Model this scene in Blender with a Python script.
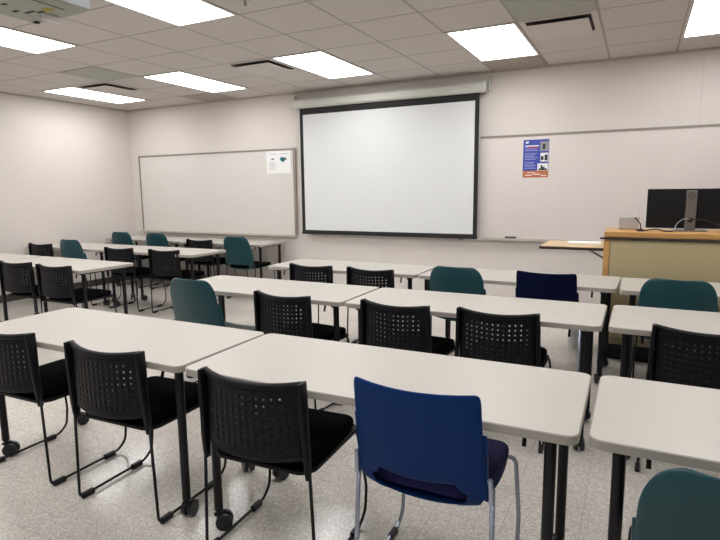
import bpy, bmesh, math, random
from mathutils import Vector, Matrix
random.seed(7)
C = bpy.context.scene.collection
S = bpy.context.scene
for o in list(bpy.data.objects): bpy.data.objects.remove(o)
T = .6096            # ceiling tile
H = 2.776            # ceiling height
W0 = .5756           # depth of the first ceiling row
# ---------------------------------------------------------------- camera
yaw, pit, rol = map(math.radians, (-26.914, -8.362, -.652))
f = Vector((math.sin(yaw)*math.cos(pit), math.cos(yaw)*math.cos(pit), math.sin(pit)))
rt = Vector((math.cos(yaw), -math.sin(yaw), 0)); up = rt.cross(f)
r2 = math.cos(rol)*rt + math.sin(rol)*up; u2 = -math.sin(rol)*rt + math.cos(rol)*up
cam = bpy.data.objects.new('camera', bpy.data.cameras.new('camera')); C.objects.link(cam)
cam.matrix_world = Matrix(((r2.x, u2.x, -f.x, -.2608), (r2.y, u2.y, -f.y, -6.5211), (r2.z, u2.z, -f.z, 1.4479), (0, 0, 0, 1)))
cam.data.sensor_width = 36; cam.data.lens = 545.68/720*36; cam.data.clip_start = .02
S.camera = cam
# ---------------------------------------------------------------- light and exposure
LIGHT = 9.4
w = bpy.data.worlds.new('world'); S.world = w; w.use_nodes = True
w.node_tree.nodes['Background'].inputs[0].default_value = (1, .96, .92, 1)
w.node_tree.nodes['Background'].inputs[1].default_value = .3
S.view_settings.view_transform = 'Standard'; S.view_settings.look = 'None'
S.view_settings.exposure = 0.0; S.view_settings.gamma = 1

# ---------------------------------------------------------------- materials
def srgb(c):
    return tuple((v/255/12.92 if v/255 <= .04045 else ((v/255+.055)/1.055)**2.4) for v in c) + (1,)
def mat(name, col, rough=.5, metal=0, noise=0, scale=40, bump=0, spec=.5, emit=0, coat=0):
    m = bpy.data.materials.new(name); m.use_nodes = True
    nt = m.node_tree; b = nt.nodes['Principled BSDF']; c = srgb(col)
    b.inputs['Base Color'].default_value = c; b.inputs['Roughness'].default_value = rough
    b.inputs['Metallic'].default_value = metal; b.inputs['Specular IOR Level'].default_value = spec
    b.inputs['Coat Weight'].default_value = coat
    if emit:
        b.inputs['Emission Color'].default_value = c; b.inputs['Emission Strength'].default_value = emit
    if noise or bump:
        tc = nt.nodes.new('ShaderNodeTexCoord'); n = nt.nodes.new('ShaderNodeTexNoise')
        n.inputs['Scale'].default_value = scale; n.inputs['Detail'].default_value = 5
        nt.links.new(tc.outputs['Object'], n.inputs['Vector'])
        if noise:
            mx = nt.nodes.new('ShaderNodeMixRGB')
            mx.inputs[1].default_value = tuple(v*(1-noise) for v in c[:3])+(1,)
            mx.inputs[2].default_value = tuple(min(1, v*(1+noise)) for v in c[:3])+(1,)
            nt.links.new(n.outputs['Fac'], mx.inputs[0]); nt.links.new(mx.outputs[0], b.inputs['Base Color'])
        if bump:
            bp = nt.nodes.new('ShaderNodeBump'); bp.inputs['Strength'].default_value = bump; bp.inputs['Distance'].default_value = .003
            nt.links.new(n.outputs['Fac'], bp.inputs['Height']); nt.links.new(bp.outputs[0], b.inputs['Normal'])
    return m
def nd(nt, t, **k):
    n = nt.nodes.new(t)
    for a, v in k.items(): setattr(n, a, v)
    return n
def math_n(nt, op, a, b=None, c=None):
    n = nt.nodes.new('ShaderNodeMath'); n.operation = op
    for i, v in enumerate((a, b, c)):
        if v is None: continue
        if isinstance(v, (int, float)): n.inputs[i].default_value = v
        else: nt.links.new(v, n.inputs[i])
    return n.outputs[0]
def line_mask(nt, coord, period, offset, width):
    a = math_n(nt, 'ADD', coord, offset); a = math_n(nt, 'DIVIDE', a, period)
    a = math_n(nt, 'FRACT', math_n(nt, 'ADD', a, 100.5)); a = math_n(nt, 'ABSOLUTE', math_n(nt, 'SUBTRACT', a, .5))
    return math_n(nt, 'LESS_THAN', a, width/period/2)
def mat_ceiling():
    m = mat('ceiling_tile', (176, 168, 163), .95, spec=.1); nt = m.node_tree; b = nt.nodes['Principled BSDF']
    tc = nd(nt, 'ShaderNodeTexCoord'); sp = nd(nt, 'ShaderNodeSeparateXYZ'); nt.links.new(tc.outputs['Object'], sp.inputs[0])
    g = math_n(nt, 'MAXIMUM', line_mask(nt, sp.outputs[0], T, 0, .020), line_mask(nt, sp.outputs[1], T, W0, .020))
    n = nd(nt, 'ShaderNodeTexNoise'); n.inputs['Scale'].default_value = 60; n.inputs['Detail'].default_value = 6
    nt.links.new(tc.outputs['Object'], n.inputs['Vector'])
    mx = nd(nt, 'ShaderNodeMixRGB'); mx.inputs[1].default_value = srgb((199, 193, 189)); mx.inputs[2].default_value = srgb((213, 207, 203))
    nt.links.new(n.outputs['Fac'], mx.inputs[0])
    m2 = nd(nt, 'ShaderNodeMixRGB'); m2.inputs[2].default_value = srgb((170, 163, 158))
    nt.links.new(g, m2.inputs[0]); nt.links.new(mx.outputs[0], m2.inputs[1]); nt.links.new(m2.outputs[0], b.inputs['Base Color'])
    return m
def mat_floor():
    m = mat('vinyl_floor', (190, 180, 168), .28, spec=.5); nt = m.node_tree; b = nt.nodes['Principled BSDF']
    tc = nd(nt, 'ShaderNodeTexCoord'); sp = nd(nt, 'ShaderNodeSeparateXYZ'); nt.links.new(tc.outputs['Object'], sp.inputs[0])
    def ns(s, d=4):
        n = nd(nt, 'ShaderNodeTexNoise'); n.inputs['Scale'].default_value = s; n.inputs['Detail'].default_value = d
        nt.links.new(tc.outputs['Object'], n.inputs['Vector']); return n.outputs['Fac']
    v = nd(nt, 'ShaderNodeTexVoronoi'); v.inputs['Scale'].default_value = 170; nt.links.new(tc.outputs['Object'], v.inputs['Vector'])
    sv = nd(nt, 'ShaderNodeSeparateColor'); nt.links.new(v.outputs['Color'], sv.inputs[0])
    r = nd(nt, 'ShaderNodeValToRGB'); e = r.color_ramp.elements
    e[0].position = 0; e[0].color = srgb((188, 180, 171)); e[1].position = 1; e[1].color = srgb((238, 233, 226))
    for p, c in ((.25, (207, 201, 193)), (.6, (216, 210, 202))):
        q = r.color_ramp.elements.new(p); q.color = srgb(c)
    nt.links.new(sv.outputs[0], r.inputs[0])
    big = nd(nt, 'ShaderNodeMixRGB', blend_type='MULTIPLY'); big.inputs[0].default_value = 1
    rr = nd(nt, 'ShaderNodeValToRGB'); rr.color_ramp.elements[0].color = (.90, .89, .88, 1); rr.color_ramp.elements[0].position = .3
    rr.color_ramp.elements[1].color = (1, 1, 1, 1); rr.color_ramp.elements[1].position = .7
    nt.links.new(ns(2.5, 8), rr.inputs[0]); nt.links.new(r.outputs[0], big.inputs[1]); nt.links.new(rr.outputs[0], big.inputs[2])
    g = math_n(nt, 'MAXIMUM', line_mask(nt, sp.outputs[0], .3048, .1, .0025), line_mask(nt, sp.outputs[1], .3048, .05, .0025))
    m2 = nd(nt, 'ShaderNodeMixRGB'); m2.inputs[2].default_value = srgb((160, 150, 140))
    gg = math_n(nt, 'MULTIPLY', g, .7)
    nt.links.new(gg, m2.inputs[0]); nt.links.new(big.outputs[0], m2.inputs[1]); nt.links.new(m2.outputs[0], b.inputs['Base Color'])
    ro = math_n(nt, 'MULTIPLY_ADD', ns(6, 5), .20, .07); nt.links.new(ro, b.inputs['Roughness'])
    return m
def mat_wall():
    m = mat('wall_vinyl', (220, 213, 208), .6, noise=.03, scale=3, spec=.3); nt = m.node_tree; b = nt.nodes['Principled BSDF']
    return m
def mat_wood(name, c1, c2):
    m = mat(name, c1, .4); nt = m.node_tree; b = nt.nodes['Principled BSDF']
    tc = nd(nt, 'ShaderNodeTexCoord'); mp = nd(nt, 'ShaderNodeMapping'); mp.inputs['Scale'].default_value = (1.5, 14, 14)
    n = nd(nt, 'ShaderNodeTexNoise'); n.inputs['Scale'].default_value = 6; n.inputs['Detail'].default_value = 6
    nt.links.new(tc.outputs['Object'], mp.inputs[0]); nt.links.new(mp.outputs[0], n.inputs['Vector'])
    mx = nd(nt, 'ShaderNodeMixRGB'); mx.inputs[1].default_value = srgb(c1); mx.inputs[2].default_value = srgb(c2)
    nt.links.new(n.outputs['Fac'], mx.inputs[0]); nt.links.new(mx.outputs[0], b.inputs['Base Color'])
    return m
M = dict(
    ceiling=mat_ceiling(), floor=mat_floor(), wall=mat_wall(),
    seam=mat('wall_seam', (210, 201, 197), .6), base=mat('baseboard_rubber', (70, 64, 60), .5),
    board=mat('whiteboard', (218, 214, 209), .35, noise=.02, scale=4, coat=.1), board2=mat('whiteboard_used', (224, 216, 212), .4, noise=.035, scale=2.5, coat=.1),
    alu=mat('aluminium', (150, 142, 134), .4, metal=.4), alul=mat('light_aluminium', (196, 190, 180), .4, metal=.2),
    case=mat('screen_case', (206, 206, 198), .45), black_cloth=mat('screen_border', (22, 22, 24), .7),
    screen=mat('projection_cloth', (226, 228, 228), .8, spec=.2),
    top=mat('table_laminate', (188, 183, 175), .38, noise=.015, scale=25, spec=.4), edge=mat('table_edge_shaded', (164, 159, 151), .5),  # edge grey is darker than the top: side shade put into its colour
    blk=mat('black_powder_coat', (14, 15, 20), .4, spec=.35), plast=mat('black_plastic', (11, 11, 16), .5, spec=.22, bump=.2, scale=400), fabric=mat('black_fabric', (7, 7, 10), .95, bump=.5, scale=500, spec=.08),
    wheel=mat('caster_rubber', (30, 33, 42), .45), hub=mat('caster_hub', (62, 66, 76), .4), steel=mat('grey_steel', (150, 150, 150), .35, metal=.8),
    teal=mat('teal_plastic', (26, 68, 76), .36, spec=.4), tealpad=mat('teal_fabric', (20, 62, 68), .9, bump=.4, scale=500),
    blue=mat('blue_plastic', (7, 48, 104), .45, spec=.15), navy=mat('navy_fabric', (30, 30, 92), .9, bump=.4, scale=500), chrome=mat('silver_tube', (176, 184, 204), .25, metal=.6),
    darkblue=mat('dark_blue_fabric', (5, 14, 46), .8, bump=.2, scale=500, spec=.1),
    wood=mat_wood('oak_trim', (196, 146, 84), (214, 166, 102)), woodlight=mat_wood('oak_laminate', (206, 176, 138), (220, 190, 150)),
    olive=mat('khaki_laminate', (184, 170, 132), .55, noise=.03, scale=20),
    olivedark=mat('khaki_side', (150, 144, 116), .55), trimdark=mat('dark_edge_strip', (46, 38, 36), .45),
    paper=mat('paper', (240, 240, 240), .8), white=mat('white_plastic', (222, 222, 222), .4), silver=mat('silver_plastic', (186, 182, 182), .4),
    monitor=mat('monitor_back', (15, 15, 19), .5, spec=.3), stand=mat('monitor_stand', (120, 116, 112), .35, metal=.3), ink=mat('dark_ink', (30, 30, 32), .6),
    vent=mat('return_grille', (182, 183, 176), .7), ventdark=mat('duct_dark', (52, 48, 46), .8), venttan=mat('return_grille_tan', (180, 170, 158), .7), tile=mat('diffuser_plate', (208, 202, 198), .7),
    lightframe=mat('troffer_frame', (196, 190, 184), .6), proj=mat('projector_body', (158, 160, 150), .5), projside=mat('projector_side', (196, 202, 210), .4), yellow=mat('yellow_sticker', (166, 152, 24), .6),
    poster=mat('poster_blue', (62, 76, 168), .5), pgrey=mat('photo_grey', (150, 150, 150), .6), porange=mat('poster_orange', (190, 112, 70), .6), pdark=mat('photo_dark', (50, 50, 56), .6), teals=mat('print_teal', (60, 140, 160), .6), red=mat('print_red', (176, 60, 60), .6),
    lilac=mat('print_lilac', (170, 176, 222), .6), eraser=mat('eraser_felt', (84, 80, 76), .9),
)
ml = bpy.data.materials.new('light_panel'); ml.use_nodes = True
b_ = ml.node_tree.nodes['Principled BSDF']; b_.inputs['Base Color'].default_value = (.8, .8, .8, 1)
b_.inputs['Emission Color'].default_value = (1, 1.0, 1.0, 1); b_.inputs['Emission Strength'].default_value = LIGHT
M['light'] = ml

# ---------------------------------------------------------------- mesh helpers
def obj(name, bm, m, parent=None, smooth=False, mods=()):
    bmesh.ops.recalc_face_normals(bm, faces=bm.faces)
    me = bpy.data.meshes.new(name); bm.to_mesh(me); bm.free()
    if m: me.materials.append(m)
    if smooth:
        for p in me.polygons: p.use_smooth = True
    o = bpy.data.objects.new(name, me); C.objects.link(o)
    if parent: o.parent = parent
    for t, kw in mods:
        md = o.modifiers.new(t.lower(), t)
        for k, v in kw.items(): setattr(md, k, v)
    if smooth == 'auto':
        md = o.modifiers.new('split', 'EDGE_SPLIT'); md.split_angle = math.radians(40)
    return o
def box(bm, x0, x1, y0, y1, z0, z1):
    v = [bm.verts.new((x, y, z)) for x in (x0, x1) for y in (y0, y1) for z in (z0, z1)]
    for a in ((0, 1, 3, 2), (4, 6, 7, 5), (0, 4, 5, 1), (2, 3, 7, 6), (0, 2, 6, 4), (1, 5, 7, 3)): bm.faces.new([v[i] for i in a])
def B(*boxes):
    bm = bmesh.new()
    for b in boxes: box(bm, *b)
    return bm
def bev(w, s=2): return (('BEVEL', dict(width=w, segments=s, limit_method='ANGLE')),)
def prism(bm, pts, z0, z1):
    lo = [bm.verts.new((x, y, z0)) for x, y in pts]; hi = [bm.verts.new((x, y, z1)) for x, y in pts]
    bm.faces.new(lo[::-1]); bm.faces.new(hi); n = len(pts)
    for i in range(n): bm.faces.new((lo[i], lo[(i+1) % n], hi[(i+1) % n], hi[i]))
def rrect(x0, x1, y0, y1, r, n=6):
    pts = []
    for cx, cy, a0 in ((x1-r, y1-r, 0), (x0+r, y1-r, 90), (x0+r, y0+r, 180), (x1-r, y0+r, 270)):
        for i in range(n+1):
            a = math.radians(a0+90*i/n); pts.append((cx+r*math.cos(a), cy+r*math.sin(a)))
    return pts
def fillet(path, r, n=5):
    P = [Vector(p) for p in path]; out = [P[0]]
    for i in range(1, len(P)-1):
        a, b, c = P[i-1], P[i], P[i+1]; u = (a-b); v = (c-b)
        d = min(r, u.length*.48, v.length*.48); s = b+u.normalized()*d; e = b+v.normalized()*d
        for k in range(n+1):
            t = k/n; out.append((1-t)**2*s+2*t*(1-t)*b+t*t*e)
    out.append(P[-1]); return out
def tube(bm, path, r, seg=10, rf=0, flat=None):
    P = fillet(path, rf) if rf else [Vector(p) for p in path]
    rings = []; N = None
    for i, p in enumerate(P):
        t = ((P[i+1] if i < len(P)-1 else P[i])-(P[i-1] if i else P[i])).normalized()
        if N is None: N = t.orthogonal().normalized()
        N = (N-t*N.dot(t)).normalized(); Bn = t.cross(N)
        rr = r[i] if isinstance(r, (list, tuple)) else r
        rings.append([bm.verts.new(p+(N*math.cos(2*math.pi*k/seg)+Bn*math.sin(2*math.pi*k/seg))*rr) for k in range(seg)])
    for a, b in zip(rings, rings[1:]):
        for k in range(seg): bm.faces.new((a[k], a[(k+1) % seg], b[(k+1) % seg], b[k]))
    bm.faces.new(rings[0][::-1]); bm.faces.new(rings[-1])
def cyl(bm, p, axis, r, h, seg=20):
    a = Vector(axis).normalized(); p = Vector(p); tube(bm, [p-a*h/2, p+a*h/2], r, seg)
def thing(name, label, cat, loc=(0, 0, 0), rz=0, group=None):
    o = bpy.data.objects.new(name, None); C.objects.link(o); o.empty_display_size = .1
    o.location = loc; o.rotation_euler = (0, 0, math.radians(rz)); o['label'] = label; o['category'] = cat
    if group: o['group'] = group
    return o
def tag(o, label, cat, group=None):
    o['label'] = label; o['category'] = cat
    if group: o['group'] = group
    return o
def struct(name, bm, m, parent=None, **k):
    o = obj(name, bm, m, parent, **k); o['kind'] = 'structure'; return o
def kids(o): return [c for c in C.objects if c.parent == o]
def dup(root, loc, rz, label):
    def cp(o, par):
        c = o.copy(); C.objects.link(c)
        if par is not None: c.parent = par; c.matrix_parent_inverse = o.matrix_parent_inverse.copy()
        for ch in kids(o):
            if ch is not c: cp(ch, c)
        return c
    ks = kids(root); r = root.copy(); C.objects.link(r)
    for k in ks: cp(k, r)
    r.location = loc; r.rotation_euler = (0, 0, math.radians(rz)); r['label'] = label
    return r

# ---------------------------------------------------------------- room shell
X0, X1, Y0, Y1 = -7.81, 3.2, -10.2, 0.0
struct('floor', B((X0-.1, X1+.1, Y0-.1, Y1+.1, -.1, 0)), M['floor'])
struct('ceiling', B((X0-.1, X1+.1, Y0-.1, Y1+.1, H, H+.1)), M['ceiling'])
struct('wall_front', B((X0, X1, 0, .1, 0, H)), M['wall'])
struct('wall_left', B((X0-.1, X0, Y0, Y1+.1, 0, H)), M['wall'])
struct('wall_right', B((X1, X1+.1, Y0, Y1+.1, 0, H)), M['wall'])
struct('wall_back', B((X0, X1, Y0-.1, Y0, 0, H)), M['wall'])
struct('baseboard_front', B((X0, X1, -.008, 0, 0, .1)), M['base'])
struct('baseboard_left', B((X0, X0+.008, Y0, 0, 0, .1)), M['base'])
struct('trim_1', B((X0, X1, -.012, 0, H-.022, H)), M['alul'])
struct('trim_2', B((X0, X0+.012, Y0, 0, H-.022, H)), M['alul'])
for i, x in enumerate((-3.24, .24, 1.46)):
    struct('trim_%d' % (i+3), B((x-.004, x+.004, -.0015, 0, .1, H-.022)), M['seam'])

# ---------------------------------------------------------------- ceiling fittings
def cell(c0, c1, r0, r1):
    y = lambda r: -(W0+(r-1)*T) if r > 0 else 0
    return -c1*T, -c0*T, y(r1), y(r0)      # x0,x1,y0,y1
def rect_light(c0, r0, label, inframe=True):
    x0, x1, y0, y1 = cell(c0, c0+1, r0, r0+2)
    t = thing('ceiling_light', label, 'ceiling light', ((x0+x1)/2, (y0+y1)/2, H), 0, 'recessed ceiling light panels')
    hx, hy = (x1-x0)/2, (y1-y0)/2; a = .026
    obj('frame', B((-hx, -hx+a, -hy, hy, -.008, 0), (hx-a, hx, -hy, hy, -.008, 0), (-hx+a, hx-a, -hy, -hy+a, -.008, 0), (-hx+a, hx-a, hy-a, hy, -.008, 0)), M['lightframe'], t)
    obj('diffuser', B((-hx+a, hx-a, -hy+a, hy-a, -.005, -.001)), M['light'], t)
rect_light(11, 1, 'far left lit ceiling panel, nearest the left corner of the room')
rect_light(8, 1, 'lit ceiling panel in front of the left whiteboard, second from the left corner')
rect_light(5, 1, 'lit ceiling panel above the left end of the projection screen')
rect_light(2, 1, 'lit ceiling panel just right of the projection screen housing')
rect_light(-1, 1, 'lit ceiling panel cut by the right edge, above the lectern')
rect_light(8, 5, 'lit ceiling panel at the left edge, under the projector corner')
rect_light(5, 5, 'large lit ceiling panel at the top edge, right of the projector')
for c, n in ((2, 'centre'), (-1, 'right'), (11, 'left')): rect_light(c, 5, 'lit ceiling panel over the middle rows, %s side, outside the view' % n)
for c, n in ((11, 'far left'), (8, 'left'), (5, 'centre left'), (2, 'centre right'), (-1, 'right')): rect_light(c, 9, 'lit ceiling panel over the back of the room, %s, outside the view' % n)

def grille(c0, c1, r0, r1, m, label):
    x0, x1, y0, y1 = cell(c0, c1, r0, r1); cx, cy = (x0+x1)/2, (y0+y1)/2; hx, hy = (x1-x0)/2-.012, (y1-y0)/2-.012
    t = thing('return_grille', label, 'ceiling vent', (cx, cy, H), 0, 'return grilles in the ceiling')
    n = 24; bs = [(-hx, hx, -hy+2*hy*i/n, -hy+2*hy*(i+.75)/n, -.006, -.002) for i in range(n)]
    obj('louvre', B(*bs), m, t)
    obj('backing', B((-hx, hx, -hy, hy, -.0018, -.0002)), m, t)
grille(9, 10, 3, 4, M['vent'], 'grey return grille left, beside the square diffuser near the left wall')
grille(1, 2, 3, 4.6, M['vent'], 'grey return grille at the top edge, above the right square diffuser')
grille(9, 10, 0, 1, M['venttan'], 'tan grille against the front wall above the left whiteboard')
grille(2, 3, 0, 1, M['venttan'], 'tan grille between the front wall and the light panel right of the screen')
def diffuser(c0, r0, label):
    x0, x1, y0, y1 = cell(c0, c0+1, r0, r0+1); cx, cy = (x0+x1)/2, (y0+y1)/2; h = T/2-.012; a = .075
    t = thing('air_diffuser', label, 'ceiling vent', (cx, cy, H), 0, 'square plaque air diffusers')
    bm = bmesh.new()   # shallow sloping pan
    o_ = [bm.verts.new((sx*h, sy*h, -.004)) for sx, sy in ((-1, -1), (1, -1), (1, 1), (-1, 1))]
    i_ = [bm.verts.new((sx*(h-a), sy*(h-a), -.0012)) for sx, sy in ((-1, -1), (1, -1), (1, 1), (-1, 1))]
    for k in range(4): bm.faces.new((o_[k], o_[(k+1) % 4], i_[(k+1) % 4], i_[k]))
    obj('pan', bm, M['tile'], t)
    k = h-.045
    obj('opening', B((-k, k, -k, k, -.005, -.001)), M['ventdark'], t)
    k = h-.062
    obj('plaque', B((-k, k, -k, k, -.030, -.024)), M['tile'], t, mods=bev(.002))
    obj('hanger', B((-.02, .02, -.02, .02, -.024, -.005)), M['ventdark'], t)
diffuser(10, 2, 'square air diffuser beside the far left light panel')
diffuser(6, 2, 'square air diffuser left of the panel above the screen')
diffuser(1, 2, 'square air diffuser high right, between a light panel and the grey grille')
# sprinkler heads
def sprinkler(x, y, label):
    t = thing('sprinkler_head', label, 'sprinkler', (x, y, H), 0, 'ceiling sprinklers')
    bm = bmesh.new(); cyl(bm, (0, 0, -.003), (0, 0, 1), .035, .006); obj('escutcheon', bm, M['lightframe'], t)
    bm = bmesh.new(); cyl(bm, (0, 0, -.02), (0, 0, 1), .008, .03, 10); cyl(bm, (0, 0, -.036), (0, 0, 1), .016, .003, 12); obj('deflector', bm, M['steel'], t)
sprinkler(-4.6*T, -(W0+4.38*T), 'small sprinkler head at the top edge, right of the large light panel')

# projector on a ceiling pole
t = thing('projector', 'grey ceiling-hung projector seen from below at the top left corner', 'projector', (-3.02, -4.72, 2.36))
obj('body', (lambda bm: (prism(bm, rrect(-.22, .22, -.26, .21, .03), 0, .11), bm)[1])(bmesh.new()), M['proj'], t, mods=bev(.008))
obj('base_plate', B((-.18, .14, -.2, .12, -.006, 0)), M['proj'], t, mods=bev(.002))
obj('sticker', B((.05, .11, .05, .09, -.0075, -.006)), M['yellow'], t)
obj('vent_slot', B((-.10, -.06, .0, .02, -.0075, -.006), (-.07, .0, .045, .06, -.0075, -.006), (-.01, .04, .07, .085, -.0075, -.006), (-.04, -.01, -.09, -.07, -.0075, -.006)), M['ventdark'], t)
obj('side_panel', B((.221, .224, -.2, .2, .01, .1)), M['projside'], t)
obj('foot', B((.0, .012, .08, .18, -.035, -.0061)), M['white'], t)
obj('rear_foot', B((-.19, -.16, .17, .19, -.008, 0)), M['ventdark'], t)
bm = bmesh.new(); tube(bm, [(0, -.05, .11), (0, -.05, H-2.36)], .022, 16); cyl(bm, (0, -.05, H-2.36-.006), (0, 0, 1), .09, .01); box(bm, -.11, .11, -.15, .05, .11, .125)
obj('mount', bm, M['lightframe'], t, smooth='auto')

# ---------------------------------------------------------------- boards and screen
def board(name, x0, x1, z0, z1, m, label, frame=.022, top=.028, left=True, right=True):
    t = thing(name, label, 'whiteboard', ((x0+x1)/2, 0, z0)); w = (x1-x0)/2; h = z1-z0
    obj('panel', B((-w, w, -.014, -.0016, 0, h)), m, t)
    bs = [(-w, w, -.022, -.0145, h-top*.5, h+top*.3)]
    obj('top_rail', B(*bs), M['alu'], t)
    if left: obj('side_rail', B((-w-.004, -w+frame*.7, -.022, -.0145, -.01, h)), M['alu'], t)
    if right: obj('side_rail', B((w-frame, w+.012, -.03, -.0145, -.01, h+.01)), M['alu'], t)
    obj('tray', B((-w, w, -.075, -.0145, -.022, -.008), (-w, w, -.079, -.075, -.022, .004), (-w, w, -.0145, -.0016, -.022, 0)), M['alul'], t)
    return t
board('whiteboard', -7.61, -4.555, .825, 2.025, M['board'], 'left whiteboard with thin grey frame, near the room corner', frame=.03)
board('whiteboard', -1.955, 2.6, .865, 2.04, M['board2'], 'long right whiteboard running from the screen past the lectern', left=False)
obj_er = obj('eraser', B((-.065, .065, -.02, .02, 0, .012), (-.062, .062, -.018, .018, .012, .03)), M['eraser'], mods=bev(.004))
obj_er.location = (-1.57, -.055, .8578); tag(obj_er, 'dark board eraser lying on the right whiteboard tray', 'eraser')

t = thing('projection_screen', 'pulled-down projection screen with black border in white housing', 'projection screen', (-3.19, 0, 0))
bm = bmesh.new(); prism(bm, [(-.145, 2.56), (-.125, 2.54), (-.05, 2.535), (-.02, 2.56), (-.02, 2.64), (-.05, 2.655), (-.12, 2.655), (-.145, 2.63)], -1.29, 1.285)
for v in bm.verts: v.co = Vector((v.co.z, v.co.x, v.co.y))
obj('housing', bm, M['case'], t)
obj('end_cap', B((-1.325, -1.29, -.148, -.015, 2.537, 2.66)), M['case'], t, mods=bev(.012)); obj('end_cap', B((1.285, 1.315, -.148, -.015, 2.537, 2.66)), M['case'], t, mods=bev(.012))
for sx in (-1, 1): obj('wall_bracket', B((sx*1.325-.012+.012*sx, sx*1.325+.012+.012*sx, -.06, -.001, 2.56, 2.72)), M['case'], t, mods=bev(.004))
obj('housing_lettering', B(*[(1.0+i*.018, 1.013+i*.018, -.1462, -.1448, 2.60, 2.614+(i % 3 == 0)*.004) for i in range(8)]), M['vent'], t)
xl, xr, zb, zt = -1.228, 1.232, .87, 2.54
il, ir, ib, it_ = xl+.05, xr-.05, .905, zt-.085
obj('screen_sheet', B((il, ir, -.086, -.084, ib, it_)), M['screen'], t)
obj('black_border', B((xl, il, -.0865, -.0835, zb, zt), (ir, xr, -.0865, -.0835, zb, zt), (il, ir, -.0865, -.0835, it_, zt), (il, ir, -.0865, -.0835, zb, ib)), M['black_cloth'], t)
obj('bottom_bar', B((xl-.006, xr+.006, -.096, -.074, .85, .884)), M['black_cloth'], t, mods=bev(.004))
bm = bmesh.new(); tube(bm, [(1.02, -.085, .853), (1.02, -.085, .835), (1.06, -.085, .835), (1.06, -.085, .853)], .005, 8); obj('pull_handle', bm, M['ink'], t)

# notice on the left board
t = thing('notice_sheet', 'white notice with small print taped to the left whiteboard', 'notice', (-4.84, -.0145, 1.69))
obj('sheet', B((-.205, .205, -.0015, 0, 0, .315)), M['paper'], t)
obj('lettering', B(*[(-.16, -.16+random.uniform(.09, .14), -.0022, -.0016, .06+i*.017, .064+i*.017) for i in range(7)], (-.16, -.02, -.0022, -.0016, .27, .276), (.02, .17, -.0022, -.0016, .27, .276)), M['pgrey'], t)
bm = bmesh.new()
for x, z, r in ((.055, .20, .028), (.085, .195, .03), (.075, .175, .02), (.11, .205, .018)): cyl(bm, (x, -.0019, z), (0, 1, 0), r, .0006, 14)
obj('printed_picture', bm, M['teals'], t)
obj('printed_mark', B((.12, .14, -.0024, -.0018, .185, .205)), M['red'], t)
obj('printed_mark', B((-.12, -.075, -.0022, -.0016, .195, .212)), M['pdark'], t)
# poster
t = thing('poster', 'blue poster with three small photos and an orange strip on the right whiteboard', 'poster', (-1.32, -.0145, 1.565))
w_, h_ = .14, .42
obj('sheet', B((-w_, w_, -.0015, 0, 0, h_)), M['poster'], t)
obj('photo', B((.045, .135, -.0022, -.0016, .29, .395)), M['pgrey'], t); obj('photo', B((.05, .135, -.0022, -.0016, .175, .27)), M['paper'], t); obj('photo', B((.02, .135, -.0022, -.0016, .075, .155)), M['paper'], t)
bm = B((.055, .085, -.0028, -.0022, .19, .235), (.095, .128, -.0028, -.0022, .185, .25), (.035, .125, -.0028, -.0022, .078, .098), (.055, .075, -.0028, -.0022, .098, .135), (.075, .1, -.0028, -.0022, .098, .115), (.07, .1, -.0028, -.0022, .31, .37))
obj('photo_subject', bm, M['pdark'], t)
obj('orange_strip', B((-w_, w_, -.0022, -.0016, 0, .075)), M['porange'], t)
obj('strip_lettering', B((-.11, -.04, -.0028, -.0022, .02, .03), (-.03, .05, -.0028, -.0022, .03, .04), (.06, .12, -.0028, -.0022, .015, .025), (-.09, .0, -.0028, -.0022, .05, .056)), M['paper'], t)
bl = [(-.12, -.12+random.uniform(.10, .15), -.0022, -.0016, .10+i*.0165, .1055+i*.0165) for i in range(15) if i not in (5, 11)]
obj('lettering', B(*bl), M['lilac'], t)
obj('heading', B((-.12, .03, -.0022, -.0016, .345, .357), (-.115, -.085, -.0022, -.0016, .38, .395), (-.105, -.08, -.0022, -.0016, .395, .402)), M['paper'], t)
obj('heading_accent', B((-.09, .025, -.0026, -.0022, .33, .342)), M['red'], t)

# ---------------------------------------------------------------- lectern
t = thing('lectern', 'wide lectern desk with khaki panels, oak trim and fold-out side shelf', 'lectern', (0, 0, 0))
LX0, LX1, LY0, LY1, LZ = -.495, 1.75, -1.6, -1.12, 1.085
obj('cabinet', B((LX0+.006, LX1, LY0+.012, LY1, .14, LZ-.05)), M['olivedark'], t)
obj('front_panel', B((LX0+.052, LX1-.06, LY0+.002, LY0+.012, .2, LZ-.07)), M['olive'], t)
obj('corner_post', B((LX0, LX0+.046, LY0, LY0+.05, .14, LZ-.05)), M['wood'], t, mods=bev(.004))
obj('corner_post', B((LX1-.055, LX1+.005, LY0, LY0+.05, .14, LZ-.05)), M['wood'], t, mods=bev(.004))
obj('panel_reveal', B((LX0+.0465, LX0+.0515, LY0+.001, LY0+.0115, .2, LZ-.07)), M['olivedark'], t)
obj('worktop', B((LX0, LX1+.02, LY0-.005, LY1, LZ-.045, LZ)), M['wood'], t, mods=bev(.004))
obj('edge_strip', B((LX0-.03, LX1+.02, LY0-.028, LY0+.0, LZ-.062, LZ-.048)), M['trimdark'], t, mods=bev(.003))
obj('toe_kick', B((LX0+.03, LX1-.03, LY0+.05, LY1-.05, 0, .14)), M['blk'], t)
sh = obj('side_shelf', B((-1.01, LX0-.004, -1.53, -1.0, .925, .945)), M['woodlight'], t, mods=bev(.004))
obj('shelf_edge', B((-1.015, LX0-.004, -1.538, -1.53, .916, .938), (-1.018, -1.0105, -1.53, -1.0, .916, .938), (-.95, LX0-.004, -1.50, -1.05, .914, .925)), M['trimdark'], sh)
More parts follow.
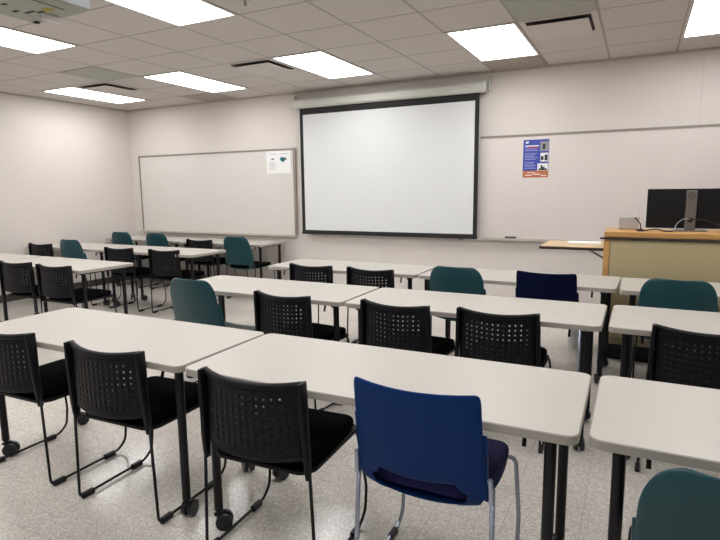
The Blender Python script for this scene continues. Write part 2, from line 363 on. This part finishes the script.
bm = bmesh.new(); tube(bm, [(-.64, -1.35, .914), (-.498, -1.35, .83)], .009, 8); obj('shelf_brace', bm, M['steel'], sh)
pp = obj('paper_sheet', B((-.14, .14, -.1, .1, 0, .006)), M['paper']); pp.location = (-.68, -1.16, .9465); pp.rotation_euler.z = .05
tag(pp, 'stack of white paper lying on the side shelf of the lectern', 'paper')

# monitor (seen from behind)
t = thing('monitor', 'black computer monitor seen from behind on the lectern', 'monitor', (.125, -1.30, LZ))
bm = B((-.318, .318, 0, .016, .018, .342)); obj('screen_housing', bm, M['monitor'], t, mods=bev(.006))
obj('display', B((-.308, .308, .0162, .018, .03, .334)), M['ink'], t)
st = obj('stand_column', B((-.038, .038, -.055, -.0005, .008, .328)), M['stand'], t, mods=bev(.006))
bm = bmesh.new(); prism(bm, rrect(-.12, .12, -.12, .10, .02), 0, .008); obj('stand_base', bm, M['stand'], t)
bm = bmesh.new()
N = 28
for k in range(N):
    a0, a1 = 2*math.pi*k/N, 2*math.pi*(k+1)/N
    q = [bm.verts.new((r*math.cos(a), -.0562, .285+r*math.sin(a))) for r, a in ((.024, a0), (.024, a1), (.0205, a1), (.0205, a0))]
    bm.faces.new(q)
obj('logo_ring', bm, M['ink'], st)
cu = bpy.data.curves.new('logo_text', 'FONT'); cu.body = 'DELL'; cu.size = .016; cu.align_x = 'CENTER'; cu.align_y = 'CENTER'; cu.extrude = .0003
to = bpy.data.objects.new('tmp', cu); C.objects.link(to); dg = bpy.context.evaluated_depsgraph_get(); me = bpy.data.meshes.new_from_object(to.evaluated_get(dg)); bpy.data.objects.remove(to)
lo = bpy.data.objects.new('logo_lettering', me); C.objects.link(lo); me.materials.clear(); me.materials.append(M['ink']); lo.parent = st; lo.location = (0, -.0563, .285); lo.rotation_euler = (math.radians(90), 0, 0)
bm = bmesh.new(); cyl(bm, (0, -.0565, .09), (0, 1, 0), .02, .006); obj('cable_clip', bm, M['ink'], st)
def cable(name, pts, r, m, label):
    bm = bmesh.new(); tube(bm, pts, r, 8, rf=.03); o = obj(name, bm, m, smooth=True); tag(o, label, 'cable'); return o
cable('cable', [(.125, -1.366, 1.18), (.08, -1.385, 1.19), (.03, -1.38, 1.15), (.01, -1.44, LZ+.006), (-.05, -1.46, LZ+.006)], .003, M['silver'], 'pale cable looping from the monitor stand to the lectern top')
cable('cable', [(.0, -1.50, LZ+.005), (-.06, -1.48, LZ+.005), (-.10, -1.52, LZ+.02), (-.14, -1.48, LZ+.02), (-.20, -1.52, LZ+.005), (-.26, -1.50, LZ+.005)], .005, M['ink'], 'dark cable coiled on the lectern top in front of the monitor')
cable('cable', [(.125, -1.366, 1.185), (.22, -1.385, 1.18), (.30, -1.38, 1.15), (.40, -1.44, LZ+.006), (.48, -1.44, LZ+.006)], .003, M['ink'], 'black cable hanging right of the monitor stand')
t = thing('control_box', 'small silver box at the left end of the lectern top', 'box', (-.315, -1.25, LZ))
obj('housing', B((-.085, .075, -.05, .05, .004, .105)), M['silver'], t, mods=bev(.006)); obj('foot', B((-.07, -.05, -.04, .04, 0, .004), (.04, .06, -.04, .04, 0, .004)), M['ink'], t)
t = thing('desk_camera', 'tiny white camera on a dark arm beside the silver box', 'camera', (-.23, -1.38, LZ))
obj('head', B((-.065, -.028, -.015, .015, .108, .134)), M['white'], t, mods=bev(.004))
bm = bmesh.new(); tube(bm, [(-.048, 0, .108), (-.02, 0, .075), (0, 0, .05), (0, 0, .01)], .005, 8); cyl(bm, (0, 0, .005), (0, 0, 1), .025, .01); obj('arm', bm, M['ink'], t)

# waste bin seen between the tables
bm = bmesh.new()
P = [(.066, 0), (.078, .30), (.083, .30), (.083, .31), (.075, .31), (.062, .008), (.0, .008)]
rg = [[bm.verts.new((r*math.cos(2*math.pi*k/24), r*math.sin(2*math.pi*k/24), z)) for k in range(24)] for r, z in P[:-1]]
for a, b in zip(rg, rg[1:]):
    for k in range(24): bm.faces.new((a[k], a[(k+1) % 24], b[(k+1) % 24], b[k]))
bm.faces.new(rg[0][::-1]); bm.faces.new(rg[-1])
o = obj('waste_bin', bm, M['white'], smooth='auto'); o.location = (-.70, -1.30, 0); tag(o, 'small white waste bin on the floor left of the lectern', 'waste bin')

# ---------------------------------------------------------------- tables
TL, TD, TH = 1.512, .61, .737
def make_table():
    t = thing('folding_table', '', 'table', group='white classroom tables')
    a, b = TL/2, TD/2
    bm = bmesh.new(); prism(bm, rrect(-a+.002, a-.002, -b+.002, b-.002, .038), TH-.027, TH); obj('tabletop', bm, M['top'], t, mods=bev(.003))
    bm = bmesh.new(); o_ = rrect(-a, a, -b, b, .04); i_ = rrect(-a+.003, a-.003, -b+.003, b-.003, .037); n = len(o_)
    V = [[bm.verts.new((x, y, z)) for x, y in L] for L, z in ((o_, TH-.029), (o_, TH-.003), (i_, TH+.0002), (i_, TH-.029))]
    for p, q in ((0, 1), (1, 2), (3, 0)):
        for k in range(n): bm.faces.new((V[p][k], V[p][(k+1) % n], V[q][(k+1) % n], V[q][k]))
    obj('edge_band', bm, M['edge'], t)  # rim of the top, its shade painted in by the darker material
    for sx in (-1, 1):
        x = sx*(a-.084)
        bm = B((x-.02, x+.02, -b+.05, b-.05, TH-.052, TH-.029)); obj('support_rail', bm, M['blk'], t, mods=bev(.004))
        for sy in (-1, 1):
            y = sy*(b-.085)
            bm = bmesh.new(); tube(bm, [(x, y, TH-.05), (x, y, .09)], .0188, 16); tube(bm, [(x, y, .09), (x, y, .075)], .012, 12)
            l = obj('leg', bm, M['blk'], t, smooth='auto')
            bm = bmesh.new(); ang = math.radians(35*sx+20*sy); dx, dy = math.cos(ang), math.sin(ang)
            ox, oy = x+.022*-dy*1, y+.022*dx
            for k in (-1, 1): cyl(bm, (ox+dx*.017*k, oy+dy*.017*k, .036), (dx, dy, 0), .036, .018, 22)
            cyl(bm, (ox, oy, .036), (dx, dy, 0), .012, .05, 12)
            cs = obj('caster', bm, M['wheel'], l, smooth='auto')
            bm = bmesh.new(); box(bm, x-.017, x+.017, y-.017, y+.03, .060, .078); obj('caster_housing', bm, M['blk'], l, mods=bev(.006))
        bm = bmesh.new(); tube(bm, [(sx*(a-.16), -b+.10, TH-.03), (sx*(a-.16), -b+.075, TH-.045), (sx*(a-.16), -b+.06, TH-.085)], .007, 8, rf=.02); obj('latch_lever', bm, M['blk'], t)
    return t
tb0 = make_table(); tfirst = [True]
def table(xr, yn, rz, label, dz=0):
    r = math.radians(rz); cx = xr-TL/2*math.cos(r)-TD/2*math.sin(r); cy = yn-TL/2*math.sin(r)+TD/2*math.cos(r)
    if tfirst[0]:
        tfirst[0] = False; tb0.location = (cx, cy, 0); tb0.rotation_euler.z = r; tb0['label'] = label; return tb0
    return dup(tb0, (cx, cy, 0), rz, label)
table(-.375, -4.925, .6, 'white table in the middle of the front of the photo, blue chair at it')
table(-1.905, -4.94, .0, 'white table at the lower left, with two perforated chairs pushed in')
table(-.352+TL, -4.915, .0, 'white table at the lower right edge, teal chair in front of it')
table(-.392, -3.53, .0, 'white table in the second row, dark blue chair behind it')
table(-1.918, -3.53, .3, 'white table in the second row, teal chair at its left end')
table(-.362+TL, -3.52, -.3, 'white table in the second row at the right edge, one black chair at it')
table(-.366, -2.35, -2.2, 'white table in the third row touching the lectern corner')
table(-1.885, -2.29, 1.2, 'white table in the third row below the projection screen, two black chairs at it')
table(-.34+TL, -2.36, .5, 'white table in the third row directly in front of the lectern')
table(-4.81, -3.25, -1, 'white table on the left side, first row, whose tip shows in the aisle')
table(-6.335, -3.22, 0, 'white table at the left edge, first row, farther from the aisle')
table(-4.73, -1.92, 0, 'white table on the left side, second row, beside the aisle')
table(-6.255, -1.92, 0, 'white table on the left side, second row, against the left wall')
table(-4.69, -.68, 0, 'white table against the front wall under the left whiteboard, near the aisle')
table(-6.215, -.68, 0, 'white table against the front wall in the left corner')

# ---------------------------------------------------------------- chairs
def sled(t, m, r, hw_top, hw_bot, zt, yt, rear_top, front_top, name='side_frame'):
    for sx in (-1, 1):
        bm = bmesh.new()
        tube(bm, [(sx*rear_top[0], rear_top[1], rear_top[2]), (sx*hw_bot, 0, r+.008), (sx*hw_bot, .40, r+.008), (sx*hw_bot, .455, .055), (sx*hw_bot, .468, .16), (sx*front_top[0], front_top[1], front_top[2]), (sx*.12, front_top[1]-.01, front_top[2]+.002)], r, 10, rf=.028)
        fr = obj(name, bm, m, t, smooth=True)
        for y in (.045, .345): obj('foot_glide', B((sx*hw_bot-.0115, sx*hw_bot+.0115, y-.033, y+.033, 0, .026)), M['blk'], fr, mods=bev(.004))
def make_black():
    t = thing('perforated_chair', '', 'chair', group='black perforated-back chairs')
    sled(t, M['blk'], .0065, .2, .250, .8, 0, (.230, .002, .50), (.225, .43, .425))
    # seat pan and cushion
    bm = bmesh.new()
    def pan(z0, z1, g, y0=.03):
        pts = []
        for x, y in rrect(-.225+g, .225-g, y0+g, .475-g, .05, 5):
            if y < .2: y = y - .045*(1-(x/.225)**2)*(1-(y-y0)/.2)
            pts.append((x, y))
        return pts
    prism(bm, pan(0, 0, 0), .418, .436)
    for v in bm.verts:
        v.co.z += .03*abs(v.co.y-.25)/.25*0 + .02*(max(0, .12-v.co.y))
    obj('seat_pan', bm, M['plast'], t, mods=bev(.005))
    bm = bmesh.new(); prism(bm, pan(0, 0, .012, .045), .4365, .482); obj('seat', bm, M['fabric'], t, smooth='auto', mods=bev(.018, 3))
    # perforated back: curved sheet with real holes
    NX, NZ = 14, 10; zb, zt = .50, .768; hw = .210
    bm = bmesh.new()
    def P(u, v):   # u -1..1, v 0..1
        z = zb+(zt-zb)*v; drop = .014*(1-u*u)
        return Vector((u*hw*(1-.015*(1-v)), .0*v+.045*u*u-.045, z-drop))
    cache = {}
    def gv(i, j, a=None):
        k = (i, j, a)
        if k not in cache:
            if a is None: cache[k] = bm.verts.new(P(-1+2*i/(2*NX), j/(2*NZ)))
            else:
                du, dv = (.0042*math.cos(a*math.pi/4)/hw, .0042*math.sin(a*math.pi/4)/(zt-zb))
                cache[k] = bm.verts.new(P(-1+2*i/(2*NX)+du, j/(2*NZ)+dv))
        return cache[k]
    for ci in range(NX):
        for cj in range(NZ):
            i, j = 2*ci+1, 2*cj+1
            ringo = [(1, 0), (1, 1), (0, 1), (-1, 1), (-1, 0), (-1, -1), (0, -1), (1, -1)]
            solid = cj in (0, NZ-1) or ci in (0, NX-1) or (ci in (1, NX-2) and cj in (1, NZ-2))
            inner = [gv(i, j, a) for a in range(8)]; outer = [gv(i+a, j+b) for a, b in ringo]
            for k in range(8): bm.faces.new((outer[k], outer[(k+1) % 8], inner[(k+1) % 8], inner[k]))
            if solid: bm.faces.new(inner)
    obj('backrest', bm, M['plast'], t, smooth=True, mods=(('SOLIDIFY', dict(thickness=.0062, offset=0)),))
    # top roll
    bm = bmesh.new(); pts = [P(-1+2*k/16, 1)+Vector((0, .002, .006)) for k in range(17)]; tube(bm, pts, .0135, 12); obj('top_rail', bm, M['plast'], t, smooth='auto'); bm = bmesh.new()
    pts = [P(-1+2*k/16, 0)+Vector((0, .0, -.002)) for k in range(17)]; tube(bm, pts, .007, 10)
    obj('lower_rail', bm, M['plast'], t, smooth='auto')
    for sx in (-1, 1):
        bm = bmesh.new()
        sec = [(.002, .786, .217, .010), (.001, .70, .220, .014), (.0, .60, .222, .014), (.0, .52, .226, .0145), (.002, .455, .227, .0135), (.004, .42, .226, .009)]
        prev = None
        for y, z, x, w in sec:
            y0 = y-.012-.022*(z-.42)/.36; y1 = y+.014
            ring = [bm.verts.new((sx*(x+a*w), yy, z)) for a, yy in ((-.8, y0), (.5, y0), (.8, (y0+y1)/2), (.5, y1), (-.8, y1))]
            if prev:
                for k in range(5): bm.faces.new((prev[k], prev[(k+1) % 5], ring[(k+1) % 5], ring[k]))
            else: bm.faces.new(ring)
            prev = ring
        bm.faces.new(prev); obj('back_upright', bm, M['plast'], t, smooth='auto', mods=bev(.003))
    return t
def make_shell(name, cat, shell_m, pad_m, frame_m, rounded, group, zt=.86, slot=True, pad=True):
    t = thing(name, '', cat, group=group)
    sled(t, frame_m, .0085 if frame_m is M['chrome'] else .0065, .2, .245, .8, 0, (.238, .03, .50), (.232, .44, .415))
    # profile down the back then along the seat: (y, z, halfwidth)
    prof = []
    top = zt
    for k in range(13):
        s = (k/12)**(1.6 if rounded else 1.1); z = top-(top-.50)*s; y = -.062+.062*s**1.15
        hw = .222 - .006*(1-s)
        if rounded:
            d = min(1, (top-z)/.13); hw = (.226-.010*(1-s))*(.60+.40*math.sqrt(max(0, 1-(1-d)**2.1)))
        else:
            d = min(1, (top-z)/.012); hw *= (.975+.025*d)
        prof.append((y, z, hw))
    prof += [(.004, .475, .220), (.012, .452, .208), (.03, .433, .20), (.06, .424, .20), (.12, .418, .212), (.2, .416, .222), (.3, .42, .222), (.38, .428, .216), (.43, .43, .205), (.462, .420, .19)]
    NU = 16; bm = bmesh.new(); G = []
    for r, (y, z, hw) in enumerate(prof):
        row = []
        for c in range(NU+1):
            u = -1+2*c/NU
            k = 1 if r < 13 else max(0, 1-(r-12)/5)
            yy = y+((.030*u*u-.025) if rounded else (.045*u*u-.035))*k; zz = z+(.012*u*u if r > 15 else 0) - (.02*(1-u*u)*(1 if 11 <= r <= 15 else .3*(r < 3)*(not rounded)))
            row.append(bm.verts.new((u*hw, yy, zz)))
        G.append(row)
    for r in range(len(G)-1):
        for c in range(NU):
            if slot and (12 if rounded else 11) <= r <= 14 and 2 <= c <= NU-3 and not (r in (11, 14) and c in (2, NU-3)): continue
            bm.faces.new((G[r][c], G[r][c+1], G[r+1][c+1], G[r+1][c]))
    for v in list(bm.verts):
        if not v.link_faces: bm.verts.remove(v)
    obj('shell', bm, shell_m, t, smooth=True, mods=(('SOLIDIFY', dict(thickness=.008, offset=0)), ('SUBSURF', dict(levels=1, render_levels=1))))
    # thickened lower side ribs that hold the frame
    for sx in (-1, 1):
        bm = bmesh.new(); sec = [(-.022, .70, .005), (-.012, .66, .010), (.0, .60, .012), (.010, .52, .014), (.02, .475, .012), (.03, .455, .006)]
        prev = None
        for y, z, w in sec:
            ring = [bm.verts.new((sx*(.218+a), y+b, z)) for a, b in ((-.004, -w), (.008, -w*.7), (.010, w), (-.004, w))]
            if prev:
                for k in range(4): bm.faces.new((prev[k], prev[(k+1) % 4], ring[(k+1) % 4], ring[k]))
            else: bm.faces.new(ring)
            prev = ring
        bm.faces.new(prev); obj('side_rib', bm, shell_m, t, smooth='auto', mods=bev(.004))
        bm = bmesh.new(); tube(bm, [(sx*.234, .004, .545), (sx*.237, .012, .50), (sx*.238, .012, .46)], .0085, 10); obj('frame_end', bm, frame_m, t, smooth='auto')
    if pad:
        bm = bmesh.new(); prism(bm, rrect(-.212, .212, .035, .45, .05), .43, .474); obj('seat_pad', bm, pad_m, t, smooth='auto', mods=bev(.014, 3))
    return t
proto = {}
def chair(kind, x, y, rz, label):
    if kind not in proto:
        proto[kind] = dict(black=make_black,
            teal=lambda: make_shell('teal_chair', 'chair', M['teal'], M['fabric'], M['blk'], True, 'teal shell chairs', zt=.862),
            teal_plain=lambda: make_shell('teal_chair', 'chair', M['teal'], M['fabric'], M['blk'], True, 'teal shell chairs', zt=.862, pad=False),
            navy=lambda: make_shell('blue_chair', 'chair', M['darkblue'], M['navy'], M['chrome'], False, 'blue shell chairs', zt=.84),
            blue=lambda: make_shell('blue_chair', 'chair', M['blue'], M['navy'], M['chrome'], False, 'blue shell chairs', zt=.84),
            )[kind]()
        o = proto[kind]; o.location = (x, y, 0); o.rotation_euler.z = math.radians(rz); o['label'] = label
        return o
    return dup(proto[kind], (x, y, 0), rz, label)
# first row
chair('black', -3.035, -4.97, 1, 'black perforated chair cut by the left edge, at the lower left table')
chair('black', -2.305, -4.968, 2, 'black perforated chair, right of the two at the lower left table')
chair('black', -1.485, -4.995, 3, 'large black perforated chair immediately left of the bright blue chair')
chair('blue', -.86, -4.925, 0, 'bright blue shell chair with silver legs, nearest the viewer')
chair('teal', -.005, -5.20, -2, 'teal chair cropped at the lower right corner of the photo')
# second row
chair('teal_plain', -2.95, -3.72, -2, 'teal chair at the left end of the second row, beside the aisle')
chair('black', -2.30, -3.63, -5, 'black perforated chair in the second row, right of the teal one')
chair('black', -1.515, -3.60, -5, 'black perforated chair in the middle of the second row, at the table joint')
chair('black', -.915, -3.572, 0, 'black perforated chair in the second row in front of the dark blue chair')
chair('black', .06, -3.575, -2, 'black perforated chair cut by the right edge of the photo')
# third row
chair('black', -2.87, -2.36, -3, 'black chair in the third row, left of the two below the screen')
chair('black', -2.27, -2.37, -5, 'black chair in the third row, right of the two below the screen')
chair('teal', -1.47, -2.47, -4, 'teal chair in the third row, left of the dark blue one')
chair('navy', -.83, -2.34, -4, 'dark blue chair in the third row, near the lectern corner')
chair('teal', .0, -2.50, -3, 'teal chair right in front of the lectern')
# left block
chair('black', -5.73, -3.285, 4, 'black chair near the left edge, left of the two at the first left row')
chair('black', -5.11, -3.30, 2, 'black chair at the first left row, right of the two, nearer the aisle')
chair('black', -7.38, -1.95, 0, 'black chair of the second left row, nearest the left wall')
chair('teal', -6.73, -1.93, 0, 'teal chair of the second left row, between black chairs')
chair('black', -5.88, -1.94, 2, 'black chair of the second left row, right of its teal chair')
chair('black', -5.16, -1.91, 2, 'black chair of the second left row, closest to the aisle')
chair('teal', -7.2, -.76, 0, 'teal chair at the wall table, leftmost, by the room corner')
chair('teal', -6.47, -.76, 0, 'teal chair at the wall table, second from the room corner')
chair('black', -5.72, -.73, 0, 'black chair at the wall table under the left whiteboard')
chair('teal', -4.94, -.84, 0, 'teal chair standing free at the right end of the wall table, seat in view')
